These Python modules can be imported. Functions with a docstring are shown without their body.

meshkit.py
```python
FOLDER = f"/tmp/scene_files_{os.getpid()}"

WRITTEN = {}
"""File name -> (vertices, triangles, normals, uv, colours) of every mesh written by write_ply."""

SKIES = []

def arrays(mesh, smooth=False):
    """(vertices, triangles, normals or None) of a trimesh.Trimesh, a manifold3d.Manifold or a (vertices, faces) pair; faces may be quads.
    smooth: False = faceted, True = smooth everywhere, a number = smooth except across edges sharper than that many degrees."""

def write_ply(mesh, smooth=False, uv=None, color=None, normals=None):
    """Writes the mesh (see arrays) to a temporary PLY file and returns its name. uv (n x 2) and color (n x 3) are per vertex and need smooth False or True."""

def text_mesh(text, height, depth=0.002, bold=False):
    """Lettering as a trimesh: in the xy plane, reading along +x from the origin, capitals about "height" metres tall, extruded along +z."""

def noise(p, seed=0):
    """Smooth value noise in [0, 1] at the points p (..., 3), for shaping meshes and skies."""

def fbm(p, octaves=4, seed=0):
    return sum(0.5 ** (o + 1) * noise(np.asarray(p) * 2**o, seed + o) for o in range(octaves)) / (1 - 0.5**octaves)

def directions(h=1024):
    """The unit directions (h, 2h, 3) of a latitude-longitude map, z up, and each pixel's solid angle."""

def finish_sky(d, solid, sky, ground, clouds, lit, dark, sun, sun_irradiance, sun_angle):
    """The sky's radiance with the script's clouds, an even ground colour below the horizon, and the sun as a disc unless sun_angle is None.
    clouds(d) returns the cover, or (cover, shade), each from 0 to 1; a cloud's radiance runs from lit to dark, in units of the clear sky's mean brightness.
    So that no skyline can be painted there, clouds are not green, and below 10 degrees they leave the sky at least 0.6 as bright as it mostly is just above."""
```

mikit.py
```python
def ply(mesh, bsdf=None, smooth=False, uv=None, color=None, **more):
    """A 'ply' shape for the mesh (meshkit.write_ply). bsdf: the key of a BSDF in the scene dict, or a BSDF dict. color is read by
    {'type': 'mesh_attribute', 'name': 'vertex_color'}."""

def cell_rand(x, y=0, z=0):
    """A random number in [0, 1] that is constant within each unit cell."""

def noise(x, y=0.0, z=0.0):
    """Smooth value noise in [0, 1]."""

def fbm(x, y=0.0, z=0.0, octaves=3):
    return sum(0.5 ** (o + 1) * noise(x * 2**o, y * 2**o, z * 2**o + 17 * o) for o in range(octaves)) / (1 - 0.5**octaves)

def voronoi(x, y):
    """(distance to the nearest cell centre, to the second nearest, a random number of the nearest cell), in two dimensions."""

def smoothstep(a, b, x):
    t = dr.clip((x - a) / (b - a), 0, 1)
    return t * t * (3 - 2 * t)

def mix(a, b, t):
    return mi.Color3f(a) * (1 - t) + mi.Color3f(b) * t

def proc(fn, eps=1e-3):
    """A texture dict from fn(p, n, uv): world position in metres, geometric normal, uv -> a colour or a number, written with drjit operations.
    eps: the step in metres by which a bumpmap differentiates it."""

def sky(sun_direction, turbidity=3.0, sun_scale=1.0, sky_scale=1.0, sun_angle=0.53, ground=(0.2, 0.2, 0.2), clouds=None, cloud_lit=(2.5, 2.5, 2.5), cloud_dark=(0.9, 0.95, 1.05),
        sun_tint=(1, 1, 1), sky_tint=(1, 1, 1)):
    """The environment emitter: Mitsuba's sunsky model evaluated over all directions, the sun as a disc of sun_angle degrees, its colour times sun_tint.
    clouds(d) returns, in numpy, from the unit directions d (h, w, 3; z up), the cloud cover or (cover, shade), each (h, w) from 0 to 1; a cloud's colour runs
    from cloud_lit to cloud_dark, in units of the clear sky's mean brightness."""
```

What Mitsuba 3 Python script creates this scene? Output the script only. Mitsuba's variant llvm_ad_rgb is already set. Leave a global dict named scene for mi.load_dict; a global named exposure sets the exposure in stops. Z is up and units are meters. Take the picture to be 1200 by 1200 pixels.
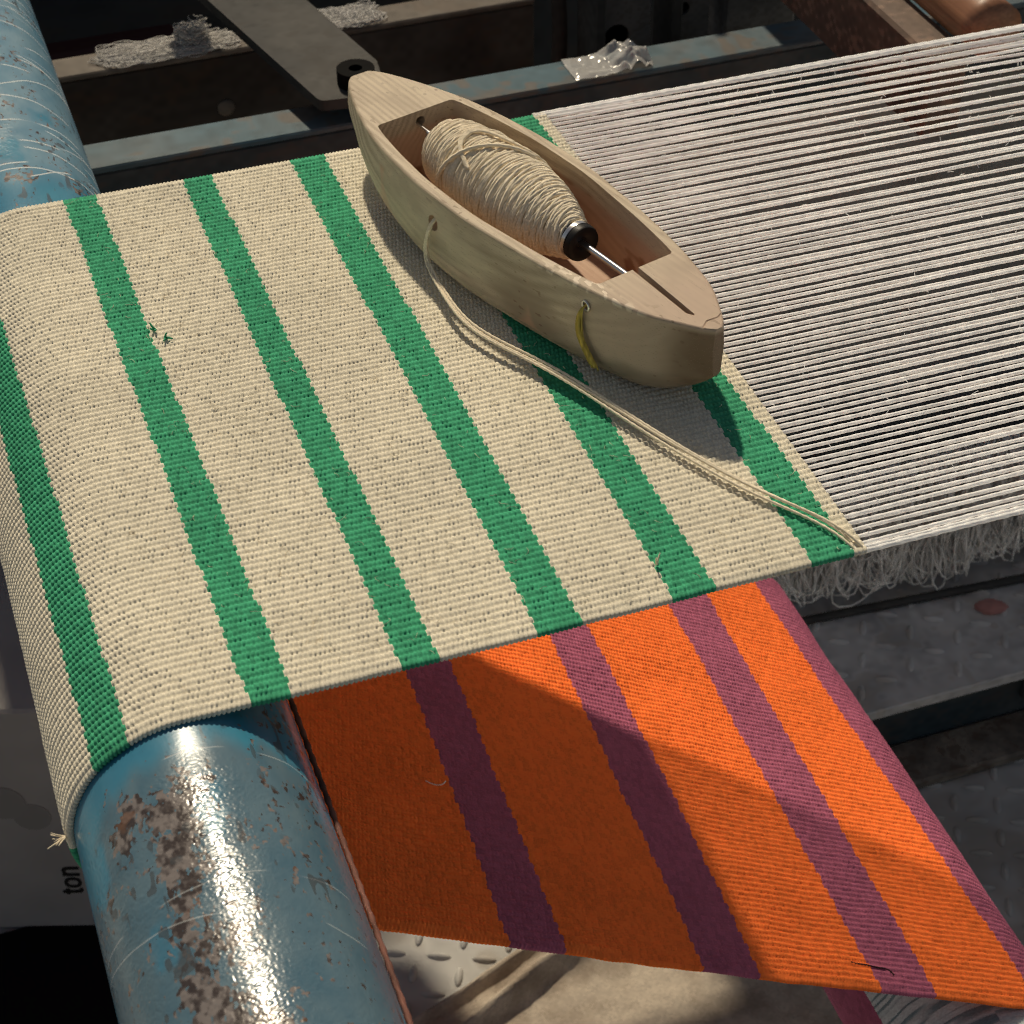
import math
import numpy as np, trimesh, manifold3d as m3
import drjit as dr
import mitsuba as mi
import mikit, meshkit
from mikit import proc, noise, fbm, cell_rand, smoothstep, mix, voronoi

T = mi.ScalarTransform4f
scene, labels = {}, {}
PI = math.pi

# ------------------------------------------------------------------ camera, sky, exposure
CAM = np.array([-0.0641, -0.6988, 0.7054])
AZ, EL, ROLL = 0.32749, 0.70110, -0.01395
FWD = np.array([math.sin(AZ) * math.cos(EL), math.cos(AZ) * math.cos(EL), -math.sin(EL)])
_r = np.cross(FWD, [0, 0, 1]); _r /= np.linalg.norm(_r); _u = np.cross(_r, FWD)
UP = -math.sin(ROLL) * _r + math.cos(ROLL) * _u
scene['camera'] = {'type': 'thinlens', 'fov': 28.87, 'fov_axis': 'x', 'near_clip': 0.05, 'far_clip': 60.0,
                   'aperture_radius': 0.0016, 'focus_distance': 1.16,
                   'to_world': T().look_at(origin=CAM.tolist(), target=(CAM + FWD).tolist(), up=UP.tolist())}
SUN = (0.07, 0.78, 1.0)
scene['sky'] = mikit.sky(SUN, turbidity=3, sun_scale=1.0, sky_scale=0.8, sun_angle=2.2, sun_tint=(0.955, 0.98, 0.965), sky_tint=(1.58, 1.06, 0.70), ground=(0.12, 0.115, 0.11))
exposure = 1.1

# ------------------------------------------------------------------ helpers
rng = np.random.default_rng(11)


def num(key):
    if key not in scene: return key
    k = 1
    while f'{key}_{k:03d}' in scene: k += 1
    return f'{key}_{k:03d}'


def put(name, mesh, bsdf, label=None, cat=None, group=None, kind=None, smooth=False, uv=None):
    key = num(name)
    scene[key] = mikit.ply(mesh, bsdf, smooth=smooth, uv=uv)
    tag(key, label, cat, group, kind)
    return key


def tag(key, label=None, cat=None, group=None, kind=None):
    d = {}
    if label: d['label'] = label
    if cat: d['category'] = cat
    if group: d['group'] = group
    if kind: d['kind'] = kind
    if d: labels[key] = d
    return key


def box(x0, x1, y0, y1, z0, z1, b=0.002):
    """Chamfered box."""
    pts = []
    for sx, X in ((1, x0), (-1, x1)):
        for sy, Y in ((1, y0), (-1, y1)):
            for sz, Z in ((1, z0), (-1, z1)):
                pts += [(X + sx * b, Y + sy * b, Z), (X + sx * b, Y, Z + sz * b), (X, Y + sy * b, Z + sz * b)]
    return trimesh.Trimesh(*_hull(pts), process=False)


def _hull(pts):
    m = m3.Manifold.hull_points(np.asarray(pts, float)).to_mesh()
    return np.asarray(m.vert_properties[:, :3], float), np.asarray(m.tri_verts)


def tri(man):
    m = man.to_mesh()
    return trimesh.Trimesh(np.asarray(m.vert_properties[:, :3], float), np.asarray(m.tri_verts), process=False)


def man(mesh):
    return m3.Manifold(m3.Mesh(np.asarray(mesh.vertices, np.float32), np.asarray(mesh.faces, np.uint32)))


def cat(*ms):
    return trimesh.util.concatenate(list(ms))


def tube(pts, r, sides=8, ply2=0.0, twist=0.0, cap=True):
    """Tube along pts; ply2 > 0 gives the two-ply twisted section of a yarn (twist in rad per metre)."""
    P = np.asarray(pts, float); n = len(P)
    t = np.gradient(P, axis=0); t /= np.linalg.norm(t, axis=1, keepdims=True) + 1e-12
    a = np.array([0.13, 0.2, 1.0]) if abs(t[0, 2]) < 0.8 else np.array([1.0, 0.1, 0])
    N = np.zeros_like(P); v = a - t[0] * (a @ t[0]); N[0] = v / np.linalg.norm(v)
    for i in range(1, n):
        v = N[i - 1] - t[i] * (N[i - 1] @ t[i]); N[i] = v / (np.linalg.norm(v) + 1e-12)
    B = np.cross(t, N)
    L = np.r_[0, np.cumsum(np.linalg.norm(np.diff(P, axis=0), axis=1))]
    ph = np.arange(sides) * 2 * PI / sides
    R = np.broadcast_to(np.asarray(r, float).reshape(-1, 1), (n, 1)) * (1 + ply2 * np.cos(2 * (ph[None] - twist * L[:, None])))
    V = P[:, None] + R[..., None] * (np.cos(ph)[None, :, None] * N[:, None] + np.sin(ph)[None, :, None] * B[:, None])
    V = V.reshape(-1, 3); i = np.arange(n - 1)[:, None] * sides; j = np.arange(sides)[None]; k = (j + 1) % sides
    q = np.stack([i + j, i + k, i + sides + k, i + sides + j], -1).reshape(-1, 4)
    F = np.vstack([q[:, [0, 1, 2]], q[:, [0, 2, 3]]])
    if cap:
        c = len(V); V = np.vstack([V, P[:1], P[-1:]]); j = np.arange(sides); k = (j + 1) % sides
        F = np.vstack([F, np.stack([k, j, j * 0 + c], 1), np.stack([(n - 1) * sides + j, (n - 1) * sides + k, j * 0 + c + 1], 1)])
    return trimesh.Trimesh(V, F, process=False)


def spline(pts, n):
    from scipy.interpolate import PchipInterpolator, CubicSpline
    P = np.asarray(pts, float); u = np.r_[0, np.cumsum(np.linalg.norm(np.diff(P, axis=0), axis=1))]
    return CubicSpline(u, P)(np.linspace(0, u[-1], n))


def wob(x, seed, f=1.0):
    """1-D smooth noise in [-1, 1] in numpy."""
    x = np.asarray(x, float)
    return meshkit.noise(np.stack([x * f, x * 0 + 3.7, x * 0 + seed * 1.37], -1), seed) * 2 - 1


def vnormals(V, F):
    n = np.zeros_like(V); c = np.cross(V[F[:, 1]] - V[F[:, 0]], V[F[:, 2]] - V[F[:, 0]])
    for k in range(3):
        for a in range(3): n[:, a] += np.bincount(F[:, k], c[:, a], len(V))
    return n / np.maximum(np.linalg.norm(n, axis=1, keepdims=True), 1e-20)


def put_raw(name, V, F, N, UV, bsdf, **kw):
    used = np.unique(F); mp = np.zeros(len(V), int); mp[used] = np.arange(len(used))
    key = num(name)
    path = meshkit.write_ply((V[used], mp[F]), False, None if UV is None else UV[used], None, normals=N[used])
    scene[key] = {'type': 'ply', 'filename': path, 'face_normals': False, 'bsdf': {'type': 'ref', 'id': bsdf}}
    return tag(key, **kw)


# ------------------------------------------------------------------ materials
def P(base, rough=0.6, two=True, bump=None, scale=1.0, eps=1e-3, **kw):
    bc = proc(base) if callable(base) else {'type': 'rgb', 'value': list(base)}
    ro = proc(rough) if callable(rough) else rough
    b = {'type': 'principled', 'base_color': bc, 'roughness': ro, **kw}
    if bump is not None:
        b = {'type': 'bumpmap', 'arbitrary': proc(bump, eps), 'scale': scale, 'bsdf': b}
    return {'type': 'twosided', 'bsdf': b} if two else b


def yarn_col(c, var=0.16, tint=(1, 1, 1)):
    def f(p, n, uv):
        row = dr.floor(uv.y); u = uv.x + 0.5 * (row - 2 * dr.floor(row / 2))
        k = cell_rand(u, row, 3)
        fib = noise(uv.x * 7 + 3 * noise(uv.y * 5), uv.y * 9, 1.0)
        big = fbm(p.x * 22, p.y * 22, p.z * 22)
        s = 1 + var * (k - 0.5) + 0.22 * (fib - 0.5) + 0.20 * (big - 0.5)
        return mi.Color3f(*c) * s
    return f


scene['cream_cotton'] = P(yarn_col((0.715, 0.668, 0.540)), 0.9, specular=0.15, sheen=0.25)
scene['green_cotton'] = P(yarn_col((0.058, 0.350, 0.190), 0.34), 0.88, specular=0.15, sheen=0.15)
scene['orange_cotton'] = P(yarn_col((0.97, 0.207, 0.045), 0.22), 0.9, specular=0.12, sheen=0.1)
scene['purple_cotton'] = P(yarn_col((0.40, 0.115, 0.190), 0.24), 0.9, specular=0.12, sheen=0.15)


def warp_col(p, n, uv):
    f = noise(p.x * 420, p.y * 900, p.z * 900); b = fbm(p.x * 30, p.y * 140)
    return mi.Color3f(0.97, 0.98, 0.98) * (0.90 + 0.2 * f + 0.16 * b)


scene['warp_cotton'] = {'type': 'principledthin', 'base_color': proc(warp_col), 'roughness': 0.6, 'diff_trans': 0.6, 'sheen': 0.3, 'eta': 1.4}


def bob_col(p, n, uv):
    f = noise(p.x * 900, p.y * 900, p.z * 900); b = fbm(p.x * 60, p.y * 60, p.z * 60)
    return mi.Color3f(0.80, 0.71, 0.545) * (0.75 + 0.28 * f + 0.2 * b)


scene['loose_cotton'] = P(bob_col, 0.9, specular=0.15, sheen=0.2)
scene['grey_lint'] = P(lambda p, n, uv: mi.Color3f(0.72, 0.71, 0.68) * (0.65 + 0.8 * noise(p.x * 90, p.y * 90, p.z * 60)), 0.95, specular=0.1)

# shuttle frame: axis from the near tip towards the far tip
SB = np.array([0.3436, 0.1342]); SAX = np.array([-0.2852, 0.9585]); SPER = np.array([-SAX[1], SAX[0]])


def wood_local(p):
    x, y = p.x - SB[0], p.y - SB[1]
    return x * SAX[0] + y * SAX[1], x * SPER[0] + y * SPER[1], p.z


def wood_col(p, n, uv):
    s, q, z = wood_local(p)
    w = fbm(s * 9, q * 40, z * 40)
    ring = dr.abs(dr.sin((q * 1.0 + z * 0.6 + 0.012 * (w - 0.5) + 0.10 * (s - 0.19) * (s - 0.19)) * 620))
    fine = noise(s * 70, q * 1500, z * 1500)
    pore = smoothstep(0.74, 0.9, noise(s * 110, q * 2600, z * 2600))
    patch = fbm(s * 16, q * 26, z * 26)
    c = mix((0.585, 0.497, 0.370), (0.36, 0.287, 0.202), 0.60 * ring * ring * smoothstep(0.25, 0.65, w) + 0.34 * fine)
    # handling dirt plus side shade put into the colour; pinker, greyer near end
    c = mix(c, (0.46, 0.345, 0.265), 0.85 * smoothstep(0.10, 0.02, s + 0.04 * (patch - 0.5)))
    c = mix(c, (0.25, 0.19, 0.135), 0.85 * smoothstep(0.40, 0.68, patch) * smoothstep(0.062, 0.035, z))  # stain patches that also paint the shade of the side below the deck
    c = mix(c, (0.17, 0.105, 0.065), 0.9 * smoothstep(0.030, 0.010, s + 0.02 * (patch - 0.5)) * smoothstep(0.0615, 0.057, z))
    c = mix(c, (0.30, 0.235, 0.17), 0.35 * smoothstep(0.50, 0.75, fbm(s * 34, q * 60, z * 60)))
    c = mix(c, (0.30, 0.22, 0.15), 0.55 * pore)
    sp = smoothstep(0.80, 0.88, noise(s * 240, q * 420, z * 420))
    c = mix(c, (0.16, 0.10, 0.06), 0.6 * sp * smoothstep(0.45, 0.65, patch))
    c = mix(c, (0.78, 0.68, 0.55), 0.8 * smoothstep(0.0585, 0.0605, z) * smoothstep(0.022, 0.030, q) * smoothstep(0.52, 0.62, noise(s * 330, q * 500)) * smoothstep(0.13, 0.09, s))
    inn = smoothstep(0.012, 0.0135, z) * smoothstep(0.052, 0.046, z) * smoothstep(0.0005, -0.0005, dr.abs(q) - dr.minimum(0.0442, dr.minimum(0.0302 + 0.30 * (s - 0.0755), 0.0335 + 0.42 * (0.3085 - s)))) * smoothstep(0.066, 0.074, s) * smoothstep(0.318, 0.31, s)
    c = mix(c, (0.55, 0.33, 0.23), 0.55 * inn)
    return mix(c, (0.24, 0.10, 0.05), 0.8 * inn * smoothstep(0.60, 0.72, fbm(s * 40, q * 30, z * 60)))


def wood_bump(p, n, uv):
    s, q, z = wood_local(p)
    return 0.6 * noise(s * 60, q * 1200, z * 1200) + 0.8 * fbm(s * 60, q * 60, z * 60)


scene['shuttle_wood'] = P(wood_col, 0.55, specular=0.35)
scene['dark_slot'] = P((0.12, 0.07, 0.03), 0.9)
scene['bright_steel'] = P((0.72, 0.71, 0.70), 0.22, metallic=1.0)
scene['black_plastic'] = P((0.008, 0.008, 0.009), 0.45, specular=0.25)
scene['yellow_thread'] = P(lambda p, n, uv: mi.Color3f(0.44, 0.34, 0.07) * (0.6 + 0.8 * noise(p.x * 900, p.y * 900, p.z * 150)), 0.85)

R_P = 0.062            # pipe radius
ZC = -0.0635           # pipe axis height


def pipe_xy(p):
    return dr.atan2(p.x, p.z - ZC), p.y        # 0 = top, + = right side


def pipe_rust(p):
    th, y = pipe_xy(p)
    arc = th * R_P
    w = 0.40 * fbm(arc * 60, y * 38, 2.0, 3) + 0.60 * fbm(arc * 430 + 1.5 * noise(arc * 120, y * 90), y * 290, 4.0, 3)
    body = fbm(arc * 42, y * 26, 7.0, 3) - 0.5
    near = 1.95 * smoothstep(0.032, 0.008, dr.abs(arc + 0.023) + 0.05 * body) * smoothstep(-0.026, -0.060, y + 0.05 * body)
    far = 0.42 * smoothstep(0.03, 0.0, dr.abs(arc + 0.022)) * smoothstep(0.56, 0.66, y)
    streak = 0.55 * smoothstep(0.0045, 0.0, dr.abs(arc - 0.030 - 0.004 * noise(y * 60))) * smoothstep(0.0, -0.03, y)
    low = 0.12 * smoothstep(-0.10, -0.26, y)
    return smoothstep(0.635, 0.70, w + 0.185 * dr.maximum(dr.maximum(near, far), dr.maximum(streak, low)))


def scratch(p):
    th, y = pipe_xy(p)
    arc = th * R_P
    k = smoothstep(0.45, 0.5, y)
    s = mi.Float(0)
    for i, (per, sl, den) in enumerate(((0.021, 0.22, 0.62), (0.034, -0.35, 0.7), (0.013, 0.10, 0.75))):
        t = (y + sl * arc + 0.0035 * noise(arc * 60, i * 7.0) + 0.006 * noise(arc * 17 + i, y * 3)) / per
        c = dr.floor(t); fr = dr.abs(t - c - 0.2 - 0.6 * cell_rand(c, i, 5)) * per
        on = smoothstep(den - 0.15 * k + 0.06, den - 0.15 * k + 0.14, cell_rand(c, i, 9)) * smoothstep(0.42, 0.55, noise(arc * 40 + 13 * i, c * 3.3))
        s = dr.maximum(s, on * smoothstep(0.0007 + 0.0005 * k, 0.0002, fr))
    return s * (0.3 + 0.6 * k)


def pipe_col(p, n, uv):
    th, y = pipe_xy(p)
    arc = th * R_P
    w = fbm(arc * 30, y * 17, 5.0, 4)
    edge = smoothstep(-0.012, -0.030, y + 0.018 * (fbm(arc * 70, 3.0) - 0.5) + 0.9 * dr.maximum(dr.abs(arc + 0.004) - 0.042, 0)) + smoothstep(0.535, 0.575, y + 0.03 * (w - 0.5))
    film = dr.clip(edge, 0, 1) * smoothstep(0.30, 0.44, w + 0.14 * smoothstep(0.055, 0.02, dr.abs(arc)))
    c = mix((0.030, 0.165, 0.275), (0.045, 0.225, 0.335), noise(arc * 40, y * 25))
    worn = mix((0.050, 0.122, 0.180), (0.110, 0.180, 0.225), fbm(arc * 90, y * 60))
    c = mix(c, worn * (1 + 0.7 * smoothstep(0.5, 0.56, y)), film)  # worn paint; far end lightened, the highlight put into its colour
    r = pipe_rust(p)
    rc = mix((0.040, 0.030, 0.028), (0.185, 0.165, 0.160), smoothstep(0.3, 0.7, fbm(arc * 300, y * 260, 1.0, 2)))
    rc = mix(rc, (0.13, 0.060, 0.030), 0.7 * smoothstep(0.66, 0.80, fbm(arc * 70, y * 70, 8.0)))
    c = mix(c, rc, r)
    c = mix(c, (0.62, 0.66, 0.67), scratch(p))
    nick = smoothstep(0.78, 0.84, noise(arc * 260, y * 120, 4.0)) * smoothstep(0.5, 0.65, fbm(arc * 25, y * 25, 9.0))
    return mix(c, (0.05, 0.055, 0.06), 0.7 * nick)


def pipe_rough(p, n, uv):
    return 0.19 + 0.17 * fbm(p.x * 60, p.y * 60, p.z * 60, 2)


def pipe_bump(p, n, uv):
    th, y = pipe_xy(p)
    arc = th * R_P
    film = smoothstep(-0.02, -0.04, y) + smoothstep(0.56, 0.60, y)
    crinkle = noise(arc * 330 + 2 * noise(arc * 150, y * 150), y * 520 + 2 * noise(arc * 120, y * 120, 4.0))
    crinkle = dr.abs(crinkle - 0.5) + 0.6 * noise(arc * 800, y * 800, 3.0)
    return (crinkle * (0.12 + 0.88 * film) * 0.00023 + 0.0003 * noise(arc * 90, y * 50))


scene['pipe_paint'] = P(pipe_col, pipe_rough, bump=pipe_bump, eps=4e-4, specular=0.5, clearcoat=0.5, clearcoat_gloss=0.95)
scene['rust_cord'] = P(lambda p, n, uv: mi.Color3f(0.17, 0.070, 0.052) * (0.55 + 0.9 * noise(p.x * 300, p.y * 150, p.z * 300)), 0.8)


def dirty(c1, c2, rust, f=14.0, amt=0.5, chip=None):
    def fn(p, n, uv):
        a = fbm(p.x * f, p.y * f, p.z * f, 3); b = noise(p.x * f * 9, p.y * f * 9, p.z * f * 9)
        c = mix(c1, c2, smoothstep(0.35, 0.65, a))
        c = mix(c, rust, amt * smoothstep(0.52, 0.68, 0.6 * fbm(p.x * f * 2.2 + 9, p.y * f * 2.2, p.z * f * 2.2, 2) + 0.4 * b))
        return c * (0.75 + 0.5 * b)
    return fn


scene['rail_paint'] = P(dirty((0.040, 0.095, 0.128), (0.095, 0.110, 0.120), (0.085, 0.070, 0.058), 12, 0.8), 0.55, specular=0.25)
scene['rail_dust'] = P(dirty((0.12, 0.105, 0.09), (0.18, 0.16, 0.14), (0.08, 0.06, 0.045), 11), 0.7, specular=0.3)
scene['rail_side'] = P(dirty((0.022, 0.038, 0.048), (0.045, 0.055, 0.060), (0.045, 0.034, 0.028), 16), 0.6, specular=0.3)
scene['brown_side'] = P(dirty((0.042, 0.036, 0.032), (0.070, 0.063, 0.056), (0.055, 0.032, 0.020), 14), 0.75, specular=0.2)
scene['grey_steel'] = P(dirty((0.040, 0.041, 0.041), (0.058, 0.057, 0.054), (0.030, 0.026, 0.022), 17), 0.7, specular=0.25)
scene['bracket_steel'] = P(dirty((0.11, 0.11, 0.11), (0.17, 0.165, 0.16), (0.06, 0.05, 0.04), 25), 0.6, specular=0.3)
scene['bush_and_shade_black'] = P((0.006, 0.006, 0.006), 0.9, specular=0.1)  # bush black, also on the added floor sheet that paints shade
scene['dark_panel_paint'] = P(dirty((0.030, 0.038, 0.046), (0.042, 0.048, 0.052), (0.04, 0.03, 0.028), 5), 0.6)
scene['board_paint'] = P(dirty((0.17, 0.18, 0.175), (0.23, 0.23, 0.22), (0.12, 0.10, 0.085), 7), 0.7)
scene['plate_dark'] = P(dirty((0.42, 0.42, 0.42), (0.56, 0.555, 0.54), (0.28, 0.245, 0.20), 12), 0.5, specular=0.4)
scene['floor_steel'] = P(dirty((0.33, 0.335, 0.325), (0.43, 0.428, 0.41), (0.20, 0.17, 0.135), 6, 0.5), 0.6, specular=0.25)
scene['edge_rust'] = P(dirty((0.10, 0.085, 0.070), (0.19, 0.165, 0.135), (0.06, 0.036, 0.022), 30, 0.7), 0.7)
scene['copper_wood'] = P(lambda p, n, uv: mix((0.34, 0.165, 0.085), (0.20, 0.085, 0.045), fbm(p.x * 120, p.y * 9, p.z * 120)) * (0.8 + 0.4 * noise(p.x * 500, p.y * 30, p.z * 500)), 0.45, specular=0.5)
scene['shaded_wood'] = P(dirty((0.105, 0.066, 0.047), (0.075, 0.048, 0.036), (0.19, 0.12, 0.085), 20), 0.6)  # beam wood for the unlit face, darkened with its shade
scene['canvas'] = P(lambda p, n, uv: mix((0.44, 0.385, 0.315), (0.27, 0.225, 0.18), smoothstep(0.40, 0.72, fbm(p.x * 22, p.y * 22, p.z * 22, 4))) * (0.85 + 0.3 * noise(p.x * 420, p.y * 420, p.z * 420)), 0.95, specular=0.1)
scene['roll_cloth'] = P(lambda p, n, uv: mix((0.60, 0.68, 0.67), (0.20, 0.29, 0.31), smoothstep(0.52, 0.80, noise(uv.y * 2.2 + 0.6 * noise(uv.x * 0.25, uv.y * 0.3), uv.x * 0.06))) * (0.85 + 0.3 * noise(uv.x * 2, uv.y * 8)), 0.9, specular=0.15)
scene['carton_board'] = P(lambda p, n, uv: mi.Color3f(0.30, 0.29, 0.285) * (0.8 + 0.4 * fbm(p.x * 14, p.y * 14, p.z * 14)), 0.8)
scene['print_black'] = P((0.008, 0.008, 0.008), 0.6)
scene['print_grey'] = P((0.22, 0.215, 0.21), 0.8)
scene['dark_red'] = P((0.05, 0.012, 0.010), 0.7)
scene['pink_lint'] = P((0.42, 0.20, 0.18), 0.95)

# ------------------------------------------------------------------ the setting: floor
ZF = -0.90
zs = [(-4, 5), (-4, 6)]
fv = np.array([[-4, -3, ZF], [5, -3, ZF], [5, 6, ZF], [-4, 6, ZF]], float)
put('floor', (fv, np.array([[0, 1, 2, 3]])), 'floor_steel', 'worn grey steel chequer plate floor under the loom', kind='structure')


def lug_mesh(x0, x1, y0, y1, z, pitch=0.030, size=0.0115, rot=0.35):
    base = trimesh.creation.icosphere(subdivisions=1, radius=1.0)
    keep = base.vertices[:, 2] > -0.2
    v0 = base.vertices * [size, size * 0.34, 0.0048]
    out = []
    c, s = math.cos(rot), math.sin(rot)
    n = int(max(x1 - x0, y1 - y0) / pitch) + 3
    for i in range(-n, n):
        for j in range(-n, n):
            gx, gy = (x0 + x1) / 2 + pitch * (c * i - s * j), (y0 + y1) / 2 + pitch * (s * i + c * j)
            if not (x0 + size < gx < x1 - size and y0 + size < gy < y1 - size): continue
            a = rot + (PI / 4 if (i + j) % 2 else -PI / 4)
            R = np.array([[math.cos(a), -math.sin(a), 0], [math.sin(a), math.cos(a), 0], [0, 0, 1]])
            out.append(trimesh.Trimesh(v0 @ R.T + [gx, gy, z], base.faces, process=False))
    return cat(*out)


put('floor__tread_lug', lug_mesh(0.05, 1.35, 0.15, 0.80, ZF, 0.032, 0.0125), 'floor_steel', kind='stuff', smooth=True)

# step platform at the right, its front face standing on the floor
put('step_platform__tread_plate', box(0.545, 1.75, 0.556, 0.815, -0.816, -0.803, 0.0015), 'plate_dark')
put('step_platform__tread_plate__tread_lug', lug_mesh(0.56, 1.35, 0.566, 0.80, -0.803, 0.036, 0.0125, 0.30), 'plate_dark', kind='stuff', smooth=True)
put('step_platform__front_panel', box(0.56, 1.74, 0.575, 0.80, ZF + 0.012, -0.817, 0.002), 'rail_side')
put('step_platform__bottom_angle', box(0.545, 1.75, 0.516, 0.5745, ZF + 0.001, ZF + 0.015, 0.003), 'edge_rust')
put('step_platform__bracket', box(0.731, 0.748, 0.560, 0.5745, -0.862, -0.817, 0.002), 'edge_rust')
put('step_platform__bracket', box(0.952, 0.963, 0.564, 0.5745, -0.862, -0.830, 0.002), 'grey_steel')
tag('step_platform', 'low black step platform of chequer plate under the warp at right', 'step')

# ------------------------------------------------------------------ loom frame behind the cloth
def rail(name, x0, x1, y0, y1, z0, z1, top, side, label):
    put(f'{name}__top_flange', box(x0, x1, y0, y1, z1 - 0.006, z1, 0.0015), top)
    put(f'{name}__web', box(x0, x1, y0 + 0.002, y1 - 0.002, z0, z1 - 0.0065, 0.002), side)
    tag(name, label, 'rail')


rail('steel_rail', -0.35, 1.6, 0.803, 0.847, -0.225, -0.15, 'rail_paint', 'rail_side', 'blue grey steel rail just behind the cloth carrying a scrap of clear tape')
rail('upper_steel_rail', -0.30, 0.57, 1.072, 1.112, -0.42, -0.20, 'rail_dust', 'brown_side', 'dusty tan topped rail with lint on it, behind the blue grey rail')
b = trimesh.creation.icosphere(subdivisions=2, radius=0.009); b.apply_scale([1, 0.5, 1]); b.apply_translation([0.243, 1.073, -0.262])
put('upper_steel_rail__bolt_head', b, 'rail_dust', smooth=True)

# lint on the upper rail
def lint(c, ext, n, seed):
    r = np.random.default_rng(seed); ms = []
    for i in range(n):
        p0 = np.array(c) + (r.random(3) - 0.5) * ext; p0[2] = c[2] + abs(r.normal()) * ext[2] * 0.4
        q = [p0 + np.array([math.cos(a), math.sin(a), 0.35 * math.sin(2 * a + i)]) * ext * 0.25 * (0.5 + r.random()) for a in np.linspace(0, 4 + 2 * r.random(), 7) + r.random() * 6]
        q = spline(q, 22); q[:, 2] = np.maximum(q[:, 2], c[2] + 0.001)
        ms.append(tube(q, 0.00042, 4))
    return cat(*ms)


scene['white_lint'] = P((0.62, 0.61, 0.59), 0.95)
LT = lint((0.222, 1.094, -0.196), np.array([0.022, 0.018, 0.018]), 330, 14)
put('lint_tuft', cat(LT, lint((0.195, 1.092, -0.199), np.array([0.095, 0.026, 0.005]), 330, 4)), 'white_lint', 'pale tuft of cotton lint lying on the dusty tan topped rail at upper left', 'lint', smooth=True)
put('lint_tuft', lint((0.375, 1.095, -0.199), np.array([0.05, 0.03, 0.006]), 200, 5), 'white_lint', 'tan wisp of lint on the rear rail right of the grey arm plate', 'lint', smooth=True)

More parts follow.
